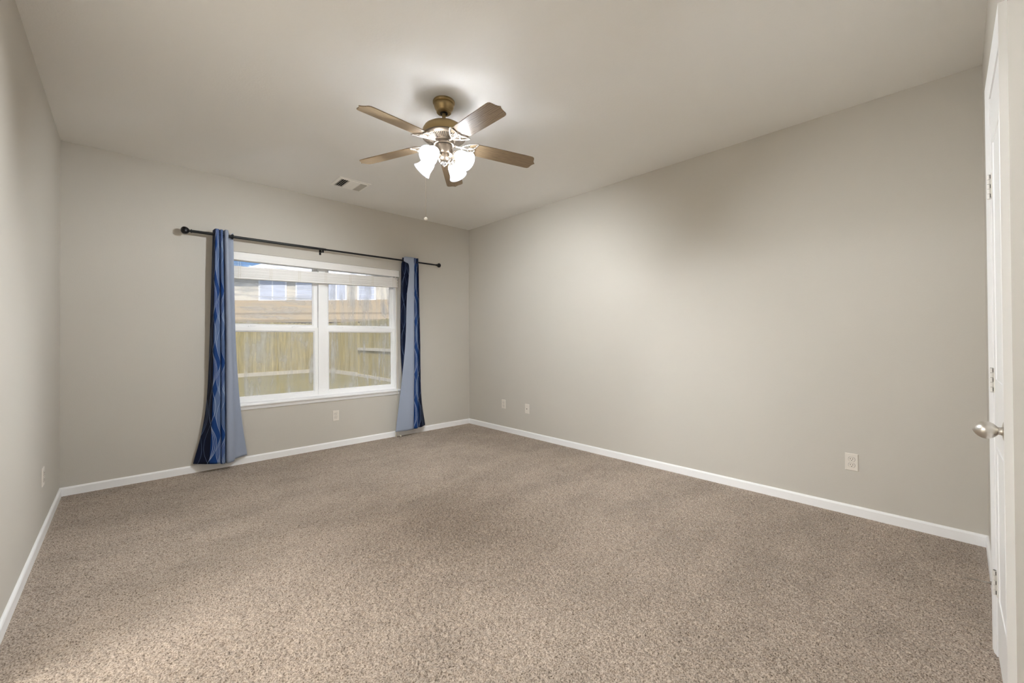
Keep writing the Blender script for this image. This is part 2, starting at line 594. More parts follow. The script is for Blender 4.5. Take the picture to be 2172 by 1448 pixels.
tag(fl, 'taupe plush wall to wall carpet', None, None, 'structure')

def bboard(name, x0, y0, x1, y1, nx_, ny_, label):
    # extruded baseboard from (x0,y0) to (x1,y1) with inward normal
    prof = [(0, -0.02), (BT, -0.02), (BT, BH - 0.012), (BT - 0.003, BH - 0.005), (0.004, BH), (0, BH)]
    bb = B(); n = len(prof)
    vs = [Vector((x0 + nx_ * a, y0 + ny_ * a, z)) for a, z in prof] + [Vector((x1 + nx_ * a, y1 + ny_ * a, z)) for a, z in prof]
    bb.add(vs, [list(range(n)), list(range(n, 2 * n))[::-1]] + [(i, (i + 1) % n, n + (i + 1) % n, n + i) for i in range(n)])
    return bb
struct('baseboard_back', bboard('', -W, 0, 0, 0, 0, -1, ''), 'trim_white', 'white baseboard under the window wall')
struct('baseboard_right', bboard('', 0, -D - .03, 0, 0, -1, 0, ''), 'trim_white', 'white baseboard along the right wall')
struct('baseboard_left', bboard('', -W, OY1 + .057, -W, 0, 1, 0, ''), 'trim_white', 'white baseboard along the left wall')
# unseen room with glowing globes, added to fill the bedroom with light
RX0, RY0, RY1 = -W - T - 2.0, -4.7, -2.2
RXW = -W - T
struct('wall_fill_room', B().box(RX0 - .1, RX0, RY0 - .1, RY1 + .1, -.1, H).box(RX0, RXW, RY0 - .1, RY0, -.1, H).box(RX0, RXW, RY1, RY1 + .1, -.1, H), 'fill_room_paint', 'pale wall of the unseen room added for fill light')
struct('ceiling_fill_room', B().box(RX0 - .1, RXW, RY0 - .1, RY1 + .1, H, H + .12), 'fill_room_paint', 'white ceiling of the unseen room added for fill light')
struct('floor_fill_room', B().box(RX0 - .1, -W - .01, RY0 - .1, RY1 + .1, -.1, -.004), 'fill_room_tile', 'pale tiled floor of the unseen room added for fill light')
b = B()
b.cbox(-W - T - .002, -W + .002, OY0 - .002, OY0 + .012, 0, OZ, .001); b.cbox(-W - T - .002, -W + .002, OY1 - .012, OY1 + .002, 0, OZ, .001)
b.cbox(-W - T - .002, -W + .002, OY0, OY1, OZ - .012, OZ + .002, .001)
for x0, x1 in ((-W, -W + .016), (-W - T - .016, -W - T)):
    b.cbox(x0, x1, OY0 - .057, OY0 + .005, 0, OZ + .057, .002); b.cbox(x0, x1, OY1 - .005, OY1 + .057, 0, OZ + .057, .002)
    b.cbox(x0, x1, OY0 + .005, OY1 - .005, OZ - .005, OZ + .057, .002)
struct('trim_fill_opening', b, 'trim_white', 'white casing of the opening added for fill light')
vl = thing('fill_globe_lamp', 'row of unseen glowing globes added for fill light', None, (RX0, -3.10, 2.2), None, 'structure')
obj('back_plate', B().cbox(RX0, RX0 + .03, -3.70, -2.50, 2.15, 2.25, .004), 'satin_nickel', vl)
for k in range(4):
    obj('fill_globe', B().lathe([(0, -.075), (.03, -.069), (.053, -.053), (.069, -.03), (.075, 0), (.069, .03), (.053, .053), (.03, .069), (0, .075)], 24, Matrix.Translation((RX0 + .10, -3.55 + k * .3, 2.2))), 'fill_globe_glow', vl, 'all')
CXR, CXL, CT = DX1 + 0.057, DX0 - 0.057, 0.017
bb = bboard('', CXR, -D, 0, -D, 0, 1, '')
b2 = bboard('', -W, -D, CXL, -D, 0, 1, '')
bb.add(b2.v, b2.f)
struct('baseboard_front', bb, 'trim_white', 'short white baseboard between the door casing and the right corner')

# ------------------------------------------------------------------ closet door on the front wall, seen at a grazing angle
prof = [(0, -0.03), (0, 0.009), (0.012, 0.0105), (0.018, 0.014), (0.040, 0.0155), (0.048, CT), (0.057, CT), (0.057, -0.03)]
b = B()
rings = []
for (sx_, cz) in ((1, 0), (1, 1), (-1, 1), (-1, 0)):
    ring = []
    for (wd, th) in prof:
        x = (DX1 + wd) if sx_ > 0 else (DX0 - wd)
        z = (DZ + wd) if cz else -0.01
        ring.append((x, -D + th, z))
    rings.append(ring)
n = len(prof)
fs = []
for i in range(3):
    for k in range(n):
        l = (k + 1) % n
        fs.append((i * n + k, i * n + l, (i + 1) * n + l, (i + 1) * n + k))
fs += [list(range(n)), [3 * n + k for k in range(n)][::-1]]
b.add([q for r_ in rings for q in r_], fs)
struct('trim_1', b, 'trim_white', 'white moulded casing around the narrow door', smooth=True)
door = thing('door_1', 'narrow white hinged door at the right edge with a nickel knob', None, (DX0, -D, 0), None, 'structure')
b = B()
b.cbox(DX0 - 0.012, DX0 + 0.002, -D - 0.12, -D + 0.004, 0, DZ, 0.001); b.cbox(DX1 - 0.002, DX1 + 0.012, -D - 0.12, -D + 0.004, 0, DZ, 0.001)
b.box(DX0, DX1, -D - 0.12, -D + 0.004, DZ - 0.003, DZ + 0.012)
obj('door_jamb', b, 'trim_white', door)
DF = -D + 0.006
b = B()
b.cbox(DX0 + 0.005, DX1 - 0.005, DF - 0.035, DF, 0.012, DZ - 0.006, 0.0015)
slab = obj('door_panel', b, 'trim_white', door)
for z0, z1 in ((0.24, 0.80), (1.02, 1.90)):
    b = B()
    x0, x1 = DX0 + 0.11, DX1 - 0.11
    for (a0, a1, c0, c1) in ((x0, x1, z0, z0 + .02), (x0, x1, z1 - .02, z1), (x0, x0 + .02, z0 + .02, z1 - .02), (x1 - .02, x1, z0 + .02, z1 - .02)):
        b.cbox(a0, a1, DF - 0.001, DF + 0.0025, c0, c1, 0.001)
    obj('panel_moulding', b, 'trim_white', slab)
for hz in (1.755, 1.03, 0.275):
    b = B()
    for k in range(5):
        z0 = hz - 0.0445 + k * 0.0178
        b.lathe([(0.0062, 0), (0.0062, 0.0166)], 14, Matrix.Translation((DX1 - 0.001, DF + 0.0055, z0)))
    b.lathe([(0.0, -0.003), (0.005, -0.002), (0.006, 0.0)], 12, Matrix.Translation((DX1 - 0.001, DF + 0.0055, hz - 0.0445)))
    hg = obj('hinge', b, 'hinge_white', door, True)
    hg['label'] = 'small white painted hinge with knuckles'
    gp = B()
    for k in (0, 2, 4):
        z0 = hz - 0.0445 + k * 0.0178
        gp.box(DX1 - 0.0098, DX1 - 0.0078, DF, DF + 0.0042, z0 + .002, z0 + .0155)
    obj('knuckle_gap', gp, 'gap_dark', hg)
    obj('hinge_pin', B().lathe([(0.0045, 0), (0.0045, 0.089)], 10, Matrix.Translation((DX1 - 0.001, DF + 0.0055, hz - 0.0445))), 'gap_dark', hg, True)
    obj('hinge_leaf', B().box(DX1 - 0.03, DX1 + 0.004, DF - 0.001, DF + 0.002, hz - 0.0445, hz + 0.0445), 'hinge_white', hg)
KX, KZ = DX0 + 0.062, 0.905
mk = Matrix.Translation((KX, DF, KZ)) @ Matrix.Rotation(-PI / 2, 4, 'X')
kb = obj('door_knob', B().lathe([(0.0, 0.0145), (0.0105, 0.0145), (0.0125, 0.0165), (0.0175, 0.0205), (0.0225, 0.0265), (0.0255, 0.0335), (0.0265, 0.041), (0.0250, 0.049), (0.0205, 0.0565), (0.0140, 0.0625), (0.0070, 0.0668), (0.0025, 0.0686), (0, 0.069)], 40, mk), 'satin_nickel', door, 'all')
kb['label'] = 'satin nickel egg shaped knob'
obj('rosette', B().lathe([(0.033, 0), (0.033, 0.003), (0.024, 0.006), (0.0125, 0.008), (0.0112, 0.011), (0.0115, 0.0155)], 36, mk), 'satin_nickel', kb, True)

# spring door stop low on the front wall baseboard
ds = thing('door_stop', 'thin metal door stop sticking out of the baseboard by the white door', 'door stop', (-0.634, -D + BT, 0.05))
pts = []
for k in range(160):
    a = k / 159
    r_ = 0.0026 - 0.0008 * a
    pts.append((-0.634 - 0.018 * a + r_ * math.cos(k * 1.05), -D + BT + 0.006 + 0.066 * a, 0.05 + r_ * math.sin(k * 1.05)))
obj('base', B().lathe([(0.008, -0.001), (0.008, 0.002), (0.004, 0.007)], 16, Matrix.Translation((-0.634, -D + BT, 0.05)) @ Matrix.Rotation(-PI / 2, 4, 'X')), 'screw_metal', ds, True)
obj('spring', B().tube(pts, 0.0011, 6), 'screw_metal', ds, True)
obj('tip', B().lathe([(0.0026, 0), (0.0026, 0.009), (0.002, 0.011), (0, 0.0115)], 14, Matrix.Translation((-0.652, -D + BT + 0.070, 0.05)) @ Matrix.Rotation(-PI / 2, 4, 'X')), 'screw_metal', ds, True)

# the front wall runs a little out of square with the rest of the room
def skew(deg):
    return Matrix.Translation((-1.746, -D, 0)) @ Matrix.Rotation(math.radians(deg), 4, 'Z') @ Matrix.Translation((1.746, D, 0))
for o in COL.objects:
    if o.name in ('wall_front', 'baseboard_front', 'door_stop'):
        o.matrix_world = skew(-0.6) @ Matrix.Translation(o.location)
    elif o.name in ('trim_1', 'door_1'):
        o.matrix_world = skew(0.25) @ Matrix.Translation(o.location)

# ------------------------------------------------------------------ window
FY = 0.080                      # front of the vinyl frame
XM0, XM1 = -2.011, -1.939       # mullion
win = thing('window_1', 'white double hung twin window with smeared glass panes', None, ((WX0 + WX1) / 2, FY, WZ0), None, 'structure')
b = B()
ZB, ZT = WZ0 - 0.005, WZ1
b.box(WX0 - 0.002, WX0 + 0.020, FY, 0.15, ZB, ZT + 0.002); b.box(WX1 - 0.020, WX1 + 0.002, FY, 0.15, ZB, ZT + 0.002)
b.box(WX0 + 0.020, WX1 - 0.020, FY, 0.15, ZT - 0.028, ZT + 0.002); b.box(WX0 + 0.020, WX1 - 0.020, FY, 0.15, ZB, ZB + 0.022)
b.box(XM0, XM1, FY - 0.003, 0.15, ZB + 0.022, ZT - 0.028)
obj('window_frame', b, 'vinyl_white', win)
def sash(name, x0, x1, z0, z1, y0, y1, st, tr, br, pane, bead=0.011):
    bb = B()
    bb.cbox(x0, x0 + st, y0, y1, z0, z1, 0.002); bb.cbox(x1 - st, x1, y0, y1, z0, z1, 0.002)
    bb.cbox(x0 + st - .002, x1 - st + .002, y0, y1, z1 - tr, z1, 0.002); bb.cbox(x0 + st - .002, x1 - st + .002, y0, y1, z0, z0 + br, 0.002)
    s_ = obj(name, bb, 'vinyl_white', win)
    gx0, gx1, gz0, gz1 = x0 + st, x1 - st, z0 + br, z1 - tr
    ym = (y0 + y1) / 2
    bd = B()   # sloping glazing bead
    o4 = [(gx0, gz0), (gx1, gz0), (gx1, gz1), (gx0, gz1)]
    i4 = [(gx0 + bead, gz0 + bead), (gx1 - bead, gz0 + bead), (gx1 - bead, gz1 - bead), (gx0 + bead, gz1 - bead)]
    vs = [(x, y0 + .003, z) for x, z in o4] + [(x, ym - .003, z) for x, z in i4] + [(x, ym + .006, z) for x, z in i4] + [(x, ym + .006, z) for x, z in o4]
    fs = []
    for k in range(3):
        for i in range(4):
            j = (i + 1) % 4
            fs.append((k * 4 + i, k * 4 + j, k * 4 + 4 + j, k * 4 + 4 + i))
    bd.add(vs, fs)
    obj('glazing_bead', bd, 'vinyl_white', s_)
    obj('pane', B().box(gx0 + bead - .004, gx1 - bead + .004, ym, ym + .004, gz0 + bead - .004, gz1 - bead + .004), pane, s_)
    return s_
for (x0, x1, side) in ((WX0 + 0.020, XM0, 'left'), (XM1, WX1 - 0.020, 'right')):
    sash('upper_sash', x0 + .001, x1 - .001, 1.306, ZT - 0.028, 0.116, 0.144, 0.040, 0.034, 0.038, 'pane_upper_' + side)
    ls = sash('lower_sash', x0 + .001, x1 - .001, ZB + 0.022, 1.325, FY + 0.004, 0.114, 0.036, 0.041, 0.030, 'pane_lower_' + side)
    for fx in (0.24, 0.72):
        lx = x0 + (x1 - x0) * fx
        bb = B().cbox(lx - .03, lx + .03, FY + .006, FY + .03, 1.325, 1.333, .002)
        bb.cbox(lx - .012, lx + .035, FY + .002, FY + .016, 1.332, 1.340, .002)
        obj('sash_lock', bb, 'vinyl_white', ls)
b = B()   # stool with rounded nose, apron below
nose = [(-0.031, 0.553), (-0.036, 0.559), (-0.037, 0.566), (-0.034, 0.573), (-0.028, 0.577), (FY + 0.004, 0.577), (FY + .004, 0.557), (0.0, 0.553)]
mm = Matrix(((0, 0, 1, 0), (1, 0, 0, 0), (0, 1, 0, 0), (0, 0, 0, 1)))
b.prism(nose, WX0 - 0.012, WX1 - 0.004, mm)
ap = [(0.0, 0.553), (-0.018, 0.553), (-0.020, 0.545), (-0.015, 0.538), (-0.014, 0.525), (-0.009, 0.516), (0.0, 0.516)]
b.prism(ap, WX0 - 0.004, WX1 - 0.012, mm)
obj('window_sill', b, 'trim_white', win, True)

# raised faux wood blind, hanging a little lower on its left side
BX0, BX1 = WX0 + 0.008, WX1 - 0.004
bl = thing('window_blind', 'white slatted blind pulled up into a stack across the top of the window', 'blind', ((BX0 + BX1) / 2, 0.03, WZ1))
vp = [(0.004, 2.044), (-0.002, 2.040), (-0.002, 2.028), (0.000, 2.024), (0.000, 1.988), (-0.003, 1.983), (-0.003, 1.966), (0.004, 1.963), (0.010, 1.966), (0.010, 2.044)]
obj('valance', B().prism(vp, BX0, BX1, mm), 'blind_white', bl, True)
obj('headrail', B().box(BX0 + .005, BX1 - .008, 0.018, 0.068, 1.995, 2.043), 'blind_white', bl)
SX0, SX1 = BX0 + 0.004, BX1 - 0.012
def tilt(x):
    a = (x - SX0) / (SX1 - SX0)
    return a * 0.050 - 0.050
b = B()
for k in range(10):
    z0 = 1.858 + k * 0.0097
    y0 = 0.018 + 0.0015 * math.sin(k * 2.1)
    vs = []
    for x in (SX0 + 0.002 * math.sin(k), SX1 + 0.003 * math.sin(k * 1.7)):
        for (yy, zz) in ((y0, z0), (y0, z0 + .0088), (y0 + .05, z0 + .0088), (y0 + .05, z0)):
            vs.append((x, yy, zz + tilt(x)))
    b.add(vs, [(0, 1, 2, 3), (7, 6, 5, 4), (0, 4, 5, 1), (1, 5, 6, 2), (2, 6, 7, 3), (3, 7, 4, 0)])
obj('slat_stack', b, 'blind_white', bl)
b = B()
vs = []
for x in (SX0, SX1):
    for (yy, zz) in ((0.015, 1.836), (0.015, 1.856), (0.07, 1.856), (0.07, 1.836)):
        vs.append((x, yy, zz + tilt(x)))
b.add(vs, [(0, 1, 2, 3), (7, 6, 5, 4), (0, 4, 5, 1), (1, 5, 6, 2), (2, 6, 7, 3), (3, 7, 4, 0)])
obj('bottom_rail', b, 'blind_white', bl)
for k in range(7):
    x = SX1 - 0.06 - k * 0.268
    bb = B()
    for dx in (-.004, .014):
        zt = tilt(x)
        bb.tube([(x + dx, 0.016, 1.99), (x + dx, 0.013, 1.955 + zt), (x + dx + .003, 0.0135, 1.90 + zt), (x + dx - .001, 0.0125, 1.838 + zt)], 0.0009, 5)
    for q_ in range(4):
        zz = 1.872 + q_ * 0.022 + tilt(x)
        bb.box(x - .006, x + .016, .0125, .0135, zz, zz + .0015)
    obj('ladder_cord', bb, 'cord_white', bl)
cx = -1.122
c1 = obj('lift_cord', B().tube([(cx, 0.024, 1.985), (cx + .001, 0.004, 1.90), (cx - .004, -0.010, 1.40), (cx - 0.012, -0.041, 0.60), (cx - 0.014, -0.042, 0.54), (cx - 0.022, -0.03, 0.30), (cx - 0.030, -0.035, 0.09), (cx - 0.031, -0.045, 0.025)], 0.0016, 6), 'cord_white', bl, True)
c2 = obj('lift_cord', B().tube([(cx + .006, 0.024, 1.985), (cx + .007, 0.004, 1.90), (cx + .002, -0.010, 1.40), (cx - 0.006, -0.041, 0.60), (cx - 0.010, -0.042, 0.54), (cx - 0.004, -0.03, 0.30), (cx - 0.016, -0.05, 0.09), (cx - 0.010, -0.075, 0.018)], 0.0016, 6), 'cord_white', bl, True)
tp_ = [(0.0, 0.0), (0.008, 0.0), (0.0075, 0.012), (0.0045, 0.026), (0.0025, 0.032), (0, 0.032)]
obj('tassel', B().lathe(tp_, 14, Matrix.Translation((cx - 0.031, -0.045, 0.004))), 'cord_white', c1, True)
obj('tassel', B().lathe(tp_, 14, Matrix.Translation((cx + 0.006, -0.10, 0.012)) @ Matrix.Rotation(math.radians(-62), 4, 'X') @ Matrix.Rotation(0.4, 4, 'Z')), 'cord_white', c2, True)

# ------------------------------------------------------------------ curtain rod
RY, RZ = -0.09, 2.160
rod = thing('curtain_rod', 'black metal curtain rod with ball finials above the window', 'curtain rod', (-2.03, RY, RZ))
obj('rod_tube', B().tube([(-3.135, RY, RZ), (-1.99, RY, RZ)], 0.0125, 18), 'rod_black', rod, True)
obj('rod_tube', B().tube([(-2.06, RY, RZ), (-0.600, RY, RZ)], 0.0098, 18), 'rod_black', rod, True)
fp = [(0.0095, 0), (0.016, 0.002), (0.017, 0.006), (0.0115, 0.010), (0.010, 0.016), (0.014, 0.020), (0.0225, 0.027), (0.0295, 0.037), (0.0325, 0.049), (0.0310, 0.061), (0.0240, 0.071), (0.0120, 0.0775), (0, 0.079)]
for (x, sgn, sc) in ((-3.133, -1, 1.0), (-0.602, 1, 0.86)):
    m = Matrix.Translation((x, RY, RZ)) @ Matrix.Rotation(sgn * PI / 2, 4, 'Y') @ Matrix.Scale(sc, 4)
    f_ = obj('finial', B().lathe(fp, 48, m, True, 0.035, 9), 'rod_black', rod, 'all')
for x in (-2.90, -2.02, -0.90):
    bb = B()
    bb.cbox(x - .010, x + .010, -0.005, 0.0, RZ - .048, RZ + .02, .001)
    bb.box(x - .006, x + .006, RY - .004, -0.004, RZ - .026, RZ - .018)
    bb.tube([(x, RY + .0, RZ - .022), (x, RY - .015, RZ - .017), (x, RY - .0185, RZ - .002), (x, RY - .0185, RZ + .006)], 0.004, 8)
    if x == -2.02:
        bb.cbox(x - .009, x + .009, RY - .008, RY + .012, RZ - .036, RZ - .013, .001)
    obj('bracket', bb, 'rod_black', rod)

# ------------------------------------------------------------------ curtains
def hermite_rows(rows, nz):
    zs = np.array([r_[0] for r_ in rows]); A = np.array([r_[1] for r_ in rows])  # (R,C,2)
    out_z = np.linspace(zs[0], zs[-1], nz)
    R = len(zs)
    tan = np.zeros_like(A)
    for i in range(R):
        a, c = max(i - 1, 0), min(i + 1, R - 1)
        tan[i] = (A[c] - A[a]) / (zs[c] - zs[a])
    res = []
    for z in out_z:
        i = R - 2
        for k in range(R - 1):
            if (zs[k] - z) * (zs[k + 1] - z) <= 1e-12:
                i = k; break
        h = zs[i + 1] - zs[i]; s_ = (z - zs[i]) / h
        res.append((2 * s_**3 - 3 * s_**2 + 1) * A[i] + (s_**3 - 2 * s_**2 + s_) * h * tan[i] + (-2 * s_**3 + 3 * s_**2) * A[i + 1] + (s_**3 - s_**2) * h * tan[i + 1])
    return out_z, np.array(res)

def curtain_mesh(rows, mats_by_seg, hem, nz=110, sub=8, wr=0.002, top=lambda a: 0.0):
    zs, A = hermite_rows(rows, nz)
    C_ = A.shape[1]
    cols, seg = [], []
    for c in range(C_ - 1):
        p0, p1, p2, p3 = A[:, max(c - 1, 0)], A[:, c], A[:, c + 1], A[:, min(c + 2, C_ - 1)]
        for k in range(sub):
            s_ = k / sub
            cols.append(0.5 * ((2 * p1) + (-p0 + p2) * s_ + (2 * p0 - 5 * p1 + 4 * p2 - p3) * s_**2 + (-p0 + 3 * p1 - 3 * p2 + p3) * s_**3))
            seg.append(c)
    cols.append(A[:, -1]); seg.append(C_ - 2)
    Pn = np.array(cols)                          # (N, nz, 2)
    N = len(cols)
    arc = np.zeros(N)
    arc[1:] = np.cumsum(np.linalg.norm(np.diff(Pn[:, nz // 2], axis=0), axis=1))
    bb = B(); bb.uv = []
    for i in range(N):
        for j in range(nz):
            a = j / (nz - 1)
            z = zs[j] + hem(i / (N - 1)) * a**6 + top(i / (N - 1)) * (1 - a)**12
            yy = Pn[i, j, 1] + wr * math.sin(arc[i] * 55 + zs[j] * 3.1) * a
            bb.v.append((Pn[i, j, 0], min(yy, -0.016), z))
            bb.uv.append((arc[i], z))
    for i in range(N - 1):
        for j in range(nz - 1):
            bb.f.append([i * nz + j, (i + 1) * nz + j, (i + 1) * nz + j + 1, i * nz + j + 1])
            bb.mi.append(mats_by_seg[seg[i]])
    return bb

def grommet(parent, x, y, ry=0.0):
    m = Matrix.Translation((x, y, RZ)) @ Matrix.Rotation(ry, 4, 'Z') @ Matrix.Rotation(PI / 2, 4, 'Y')
    pts = [m @ Vector((0.0205 * math.cos(2 * PI * k / 28), 0.0205 * math.sin(2 * PI * k / 28), 0)) for k in range(28)]
    obj('grommet', B().tube(pts, 0.0045, 8, True), 'rod_black', parent, 'all')

LX = lambda px: -2.980 + (px - 452) * 0.00358
def lrow(z, pxs):
    ys = [-0.045, -0.125, -0.137, -0.122, -0.062, -0.116, -0.128, -0.112, -0.060, -0.130, -0.146, -0.128, -0.085, -0.055, -0.045]
    return (z, [(LX(p_), y_) for p_, y_ in zip(pxs, ys)])
rowsL = [
    lrow(2.205, [453, 455, 458, 463.5, 465, 466, 469, 472, 474, 475, 479, 482.5, 484, 490, 497]),
    lrow(1.75, [450, 453, 457, 464, 465.5, 467, 470.5, 474, 475.5, 477, 482, 486, 487.5, 493, 499]),
    lrow(1.15, [446, 451.5, 457, 465.5, 467, 468, 472, 476, 477.5, 479, 485, 491, 492.5, 497, 503]),
    lrow(0.65, [440.5, 450, 457, 465.8, 467, 468, 472.5, 476.5, 478, 479, 486, 494, 495, 502, 511]),
    lrow(0.35, [430, 447, 456, 466, 467, 468, 472.5, 477, 478.5, 479.5, 487, 495.5, 497, 507, 519]),
    lrow(0.075, [413, 443.5, 456, 466.5, 467.3, 468, 472.5, 477, 478.5, 479.5, 487, 496, 498, 512, 529])]
cl = thing('curtain', 'blue patterned curtain with grey lining hanging left of the window', 'curtain', (LX(475), RY, 0.07), 'grommet curtains on the black rod')
fab = obj('curtain_panel', curtain_mesh(rowsL, [2, 0, 0, 0, 0, 0, 0, 0, 1, 1, 1, 1, 1, 1], lambda a: 0.014 - 0.028 * math.sin(a * PI), top=lambda a: -0.034 * math.exp(-((a - 0.915) / 0.035)**2)), ['curtain_print', 'curtain_lining', 'curtain_print_shaded'], cl, 'all', False)
md = fab.modifiers.new('thickness', 'SOLIDIFY'); md.thickness = 0.0016; md.offset = 0
for gx_ in (LX(456), LX(474.5), LX(493)):
    grommet(cl, gx_, RY, 0.25)

RX = lambda px: -1.076 + (px - 855) * 0.0065
def rrow(z, pxs, yf=-0.115):
    ys = [yf, yf - 0.012, yf - 0.02, -0.10, -0.050, -0.048, -0.046, -0.045, -0.062, -0.105, -0.122, -0.105, -0.062, -0.110, -0.118, -0.045]
    return (z, [(RX(p_), y_) for p_, y_ in zip(pxs, ys)])
rowsR = [
    rrow(2.205, [855.0, 864, 873, 876, 873, 864, 857, 863, 875, 876.5, 878.5, 880.5, 881.5, 882.5, 885, 887.5]),
    rrow(2.14, [855.0, 864, 873, 876, 873, 864, 856, 863, 875, 876.5, 879, 881, 882, 883, 885, 887.5]),
    rrow(2.125, [864.0, 868, 874, 876.3, 873, 864, 855, 863, 875, 877, 879, 881.5, 882.2, 883.3, 885.5, 887.7]),
    rrow(1.95, [864.5, 868.5, 874, 876.4, 873, 864, 854.5, 863, 875, 877, 879.5, 882, 882.6, 883.6, 886, 888]),
    rrow(1.72, [860.5, 867, 873.5, 876.6, 873, 863, 853.5, 863, 875, 877.2, 880, 882.6, 883.2, 884, 886.6, 888.6]),
    rrow(1.15, [857.0, 865, 872.5, 877, 872, 862, 853, 862, 875, 877.6, 881, 884.6, 885.2, 886, 888.4, 891.6]),
    rrow(0.70, [849.5, 861, 871, 876.6, 872, 864, 856, 862, 874, 877.2, 881, 885, 885.8, 886.6, 889, 894.6]),
    rrow(0.35, [842.5, 857, 869.5, 875.8, 872, 864, 857, 862, 874, 876.4, 880.6, 885, 885.8, 886.6, 890, 899]),
    rrow(0.085, [836.5, 853, 868, 875.2, 871, 864, 858, 862, 873, 876, 880, 884.8, 886, 887, 892, 905.5])]
cr = thing('curtain', 'blue patterned curtain with grey lining hanging right of the window', 'curtain', (RX(871), RY, 0.08), 'grommet curtains on the black rod')
fab = obj('curtain_panel', curtain_mesh(rowsR, [1, 1, 1, 1, 2, 2, 2, 2, 0, 0, 0, 0, 0, 2, 2], lambda a: -0.006 + 0.03 * max(0, a - 0.6)), ['curtain_print', 'curtain_lining', 'curtain_print_shaded'], cr, 'all', False)
md = fab.modifiers.new('thickness', 'SOLIDIFY'); md.thickness = 0.0016; md.offset = 0
for gx_ in (RX(862.5), RX(876), RX(884)):
    grommet(cr, gx_, RY, -0.2)

# ------------------------------------------------------------------ outlets
def plate_mesh(wd=0.070, ht=0.115):
    # local: x across, z up, -y out of the wall
    bb = B()
    c, d = 0.004, 0.0055
    o4 = [(-wd / 2, -ht / 2), (wd / 2, -ht / 2), (wd / 2, ht / 2), (-wd / 2, ht / 2)]
    i4 = [(x * (1 - 2 * c / wd), z * (1 - 2 * c / ht)) for x, z in o4]
    vs = [(x, 0, z) for x, z in o4] + [(x, -d * .45, z) for x, z in o4] + [(x, -d, z) for x, z in i4]
    fs = [(0, 1, 2, 3), (8, 9, 10, 11)]
    for k in (0, 4):
        for i in range(4):
            j = (i + 1) % 4
            fs.append((k + i, k + j, k + 4 + j, k + 4 + i))
    return bb.add(vs, fs), d
def make_outlet(label):
    root = thing('wall_outlet', label, 'outlet', (0, 0, 0), 'white cover plates low on the walls')
    pb, d = plate_mesh()
    obj('cover_plate', pb, 'plate_white', root)
    for sz in (0.0195, -0.0195):
        poly = []
        for k in range(28):
            a = 2 * PI * k / 28
            poly.append((0.0172 * math.cos(a), max(-0.0135, min(0.0135, 0.0172 * math.sin(a)))))
        m = Matrix.Translation((0, 0, sz)) @ Matrix.Rotation(PI / 2, 4, 'X')
        rc = obj('receptacle', B().prism(poly, d - .001, d + 0.0022, m), 'plate_white', root)
        rim = [(x * 1.07, y * 1.07) for x, y in poly]
        obj('rim_gap', B().prism(rim, d - .001, d + 0.0004, m), 'slot_dark', rc)
        for sx_ in (-0.0062, 0.0062):
            obj('prong_slot', B().box(sx_ - .0013, sx_ + .0013, -d - .0026, -d, sz - .001, sz + .0075), 'slot_dark', rc)
        obj('ground_slot', B().lathe([(0.0024, 0), (0.0024, 0.003)], 12, Matrix.Translation((0, -d, sz - .0075)) @ Matrix.Rotation(PI / 2, 4, 'X')), 'slot_dark', rc)
    obj('screw', B().lathe([(0.003, 0), (0.003, 0.001), (0.0015, 0.0016), (0, 0.0016)], 12, Matrix.Translation((0, -d, 0)) @ Matrix.Rotation(PI / 2, 4, 'X')), 'plate_white', root, True)
    return root
o1 = make_outlet('white duplex outlet under the window')
o1.location = (-1.855, 0, 0.349)
tree_copy(o1, (0, -4.222, 0.353), -PI / 2, 'white duplex outlet nearest the door on the right wall')
tree_copy(o1, (0, -0.728, 0.350), -PI / 2, 'white duplex outlet nearest the far corner on the right wall')
tree_copy(o1, (-W, -0.887, 0.366), PI / 2, 'white outlet seen edge on at the left wall')
wp = thing('cable_plate', 'white cable plate with one small hole beside the far corner outlet', 'cable plate', (0, 0, 0), 'white cover plates low on the walls')
pb, d = plate_mesh()
obj('cover_plate', pb, 'plate_white', wp)
obj('cable_jack', B().lathe([(0.0055, 0), (0.0055, 0.004), (0.003, 0.005)], 16, Matrix.Translation((0, -d, 0)) @ Matrix.Rotation(PI / 2, 4, 'X')), 'slot_dark', wp, True)
for sz in (0.042, -0.042):
    obj('screw', B().lathe([(0.003, 0), (0.003, 0.001), (0, 0.0016)], 12, Matrix.Translation((0, -d, sz)) @ Matrix.Rotation(PI / 2, 4, 'X')), 'plate_white', wp, True)
wp.location = (0, -1.155, 0.340)
wp.rotation_euler = (0, 0, -PI / 2)

# ------------------------------------------------------------------ ceiling register
VX0, VX1, VY0, VY1 = -2.08, -1.772, -0.738, -0.466
vt = thing('ceiling_vent', 'white square air vent in the ceiling near the window', 'vent', ((VX0 + VX1) / 2, (VY0 + VY1) / 2, H))
b = B()
e_ = 0.030
def frame4(bb, x0, x1, y0, y1, wd, z0, z1):
    bb.cbox(x0, x1, y0, y0 + wd, z0, z1, .001); bb.cbox(x0, x1, y1 - wd, y1, z0, z1, .001)
    bb.cbox(x0, x0 + wd, y0 + wd, y1 - wd, z0, z1, .001); bb.cbox(x1 - wd, x1, y0 + wd, y1 - wd, z0, z1, .001)
frame4(b, VX0, VX1, VY0, VY1, e_, H - 0.004, H + 0.001)
frame4(b, VX0 + e_ - .006, VX1 - e_ + .006, VY0 + e_ - .006, VY1 - e_ + .006, .006, H - 0.010, H + 0.001)
obj('vent_frame', b, 'vent_white', vt)
obj('duct_back', B().box(VX0 + e_, VX1 - e_, VY0 + e_, VY1 - e_, H - 0.0012, H - 0.0002), 'duct_dark', vt)
x0, x1, y0, y1 = VX0 + e_, VX1 - e_, VY0 + e_, VY1 - e_
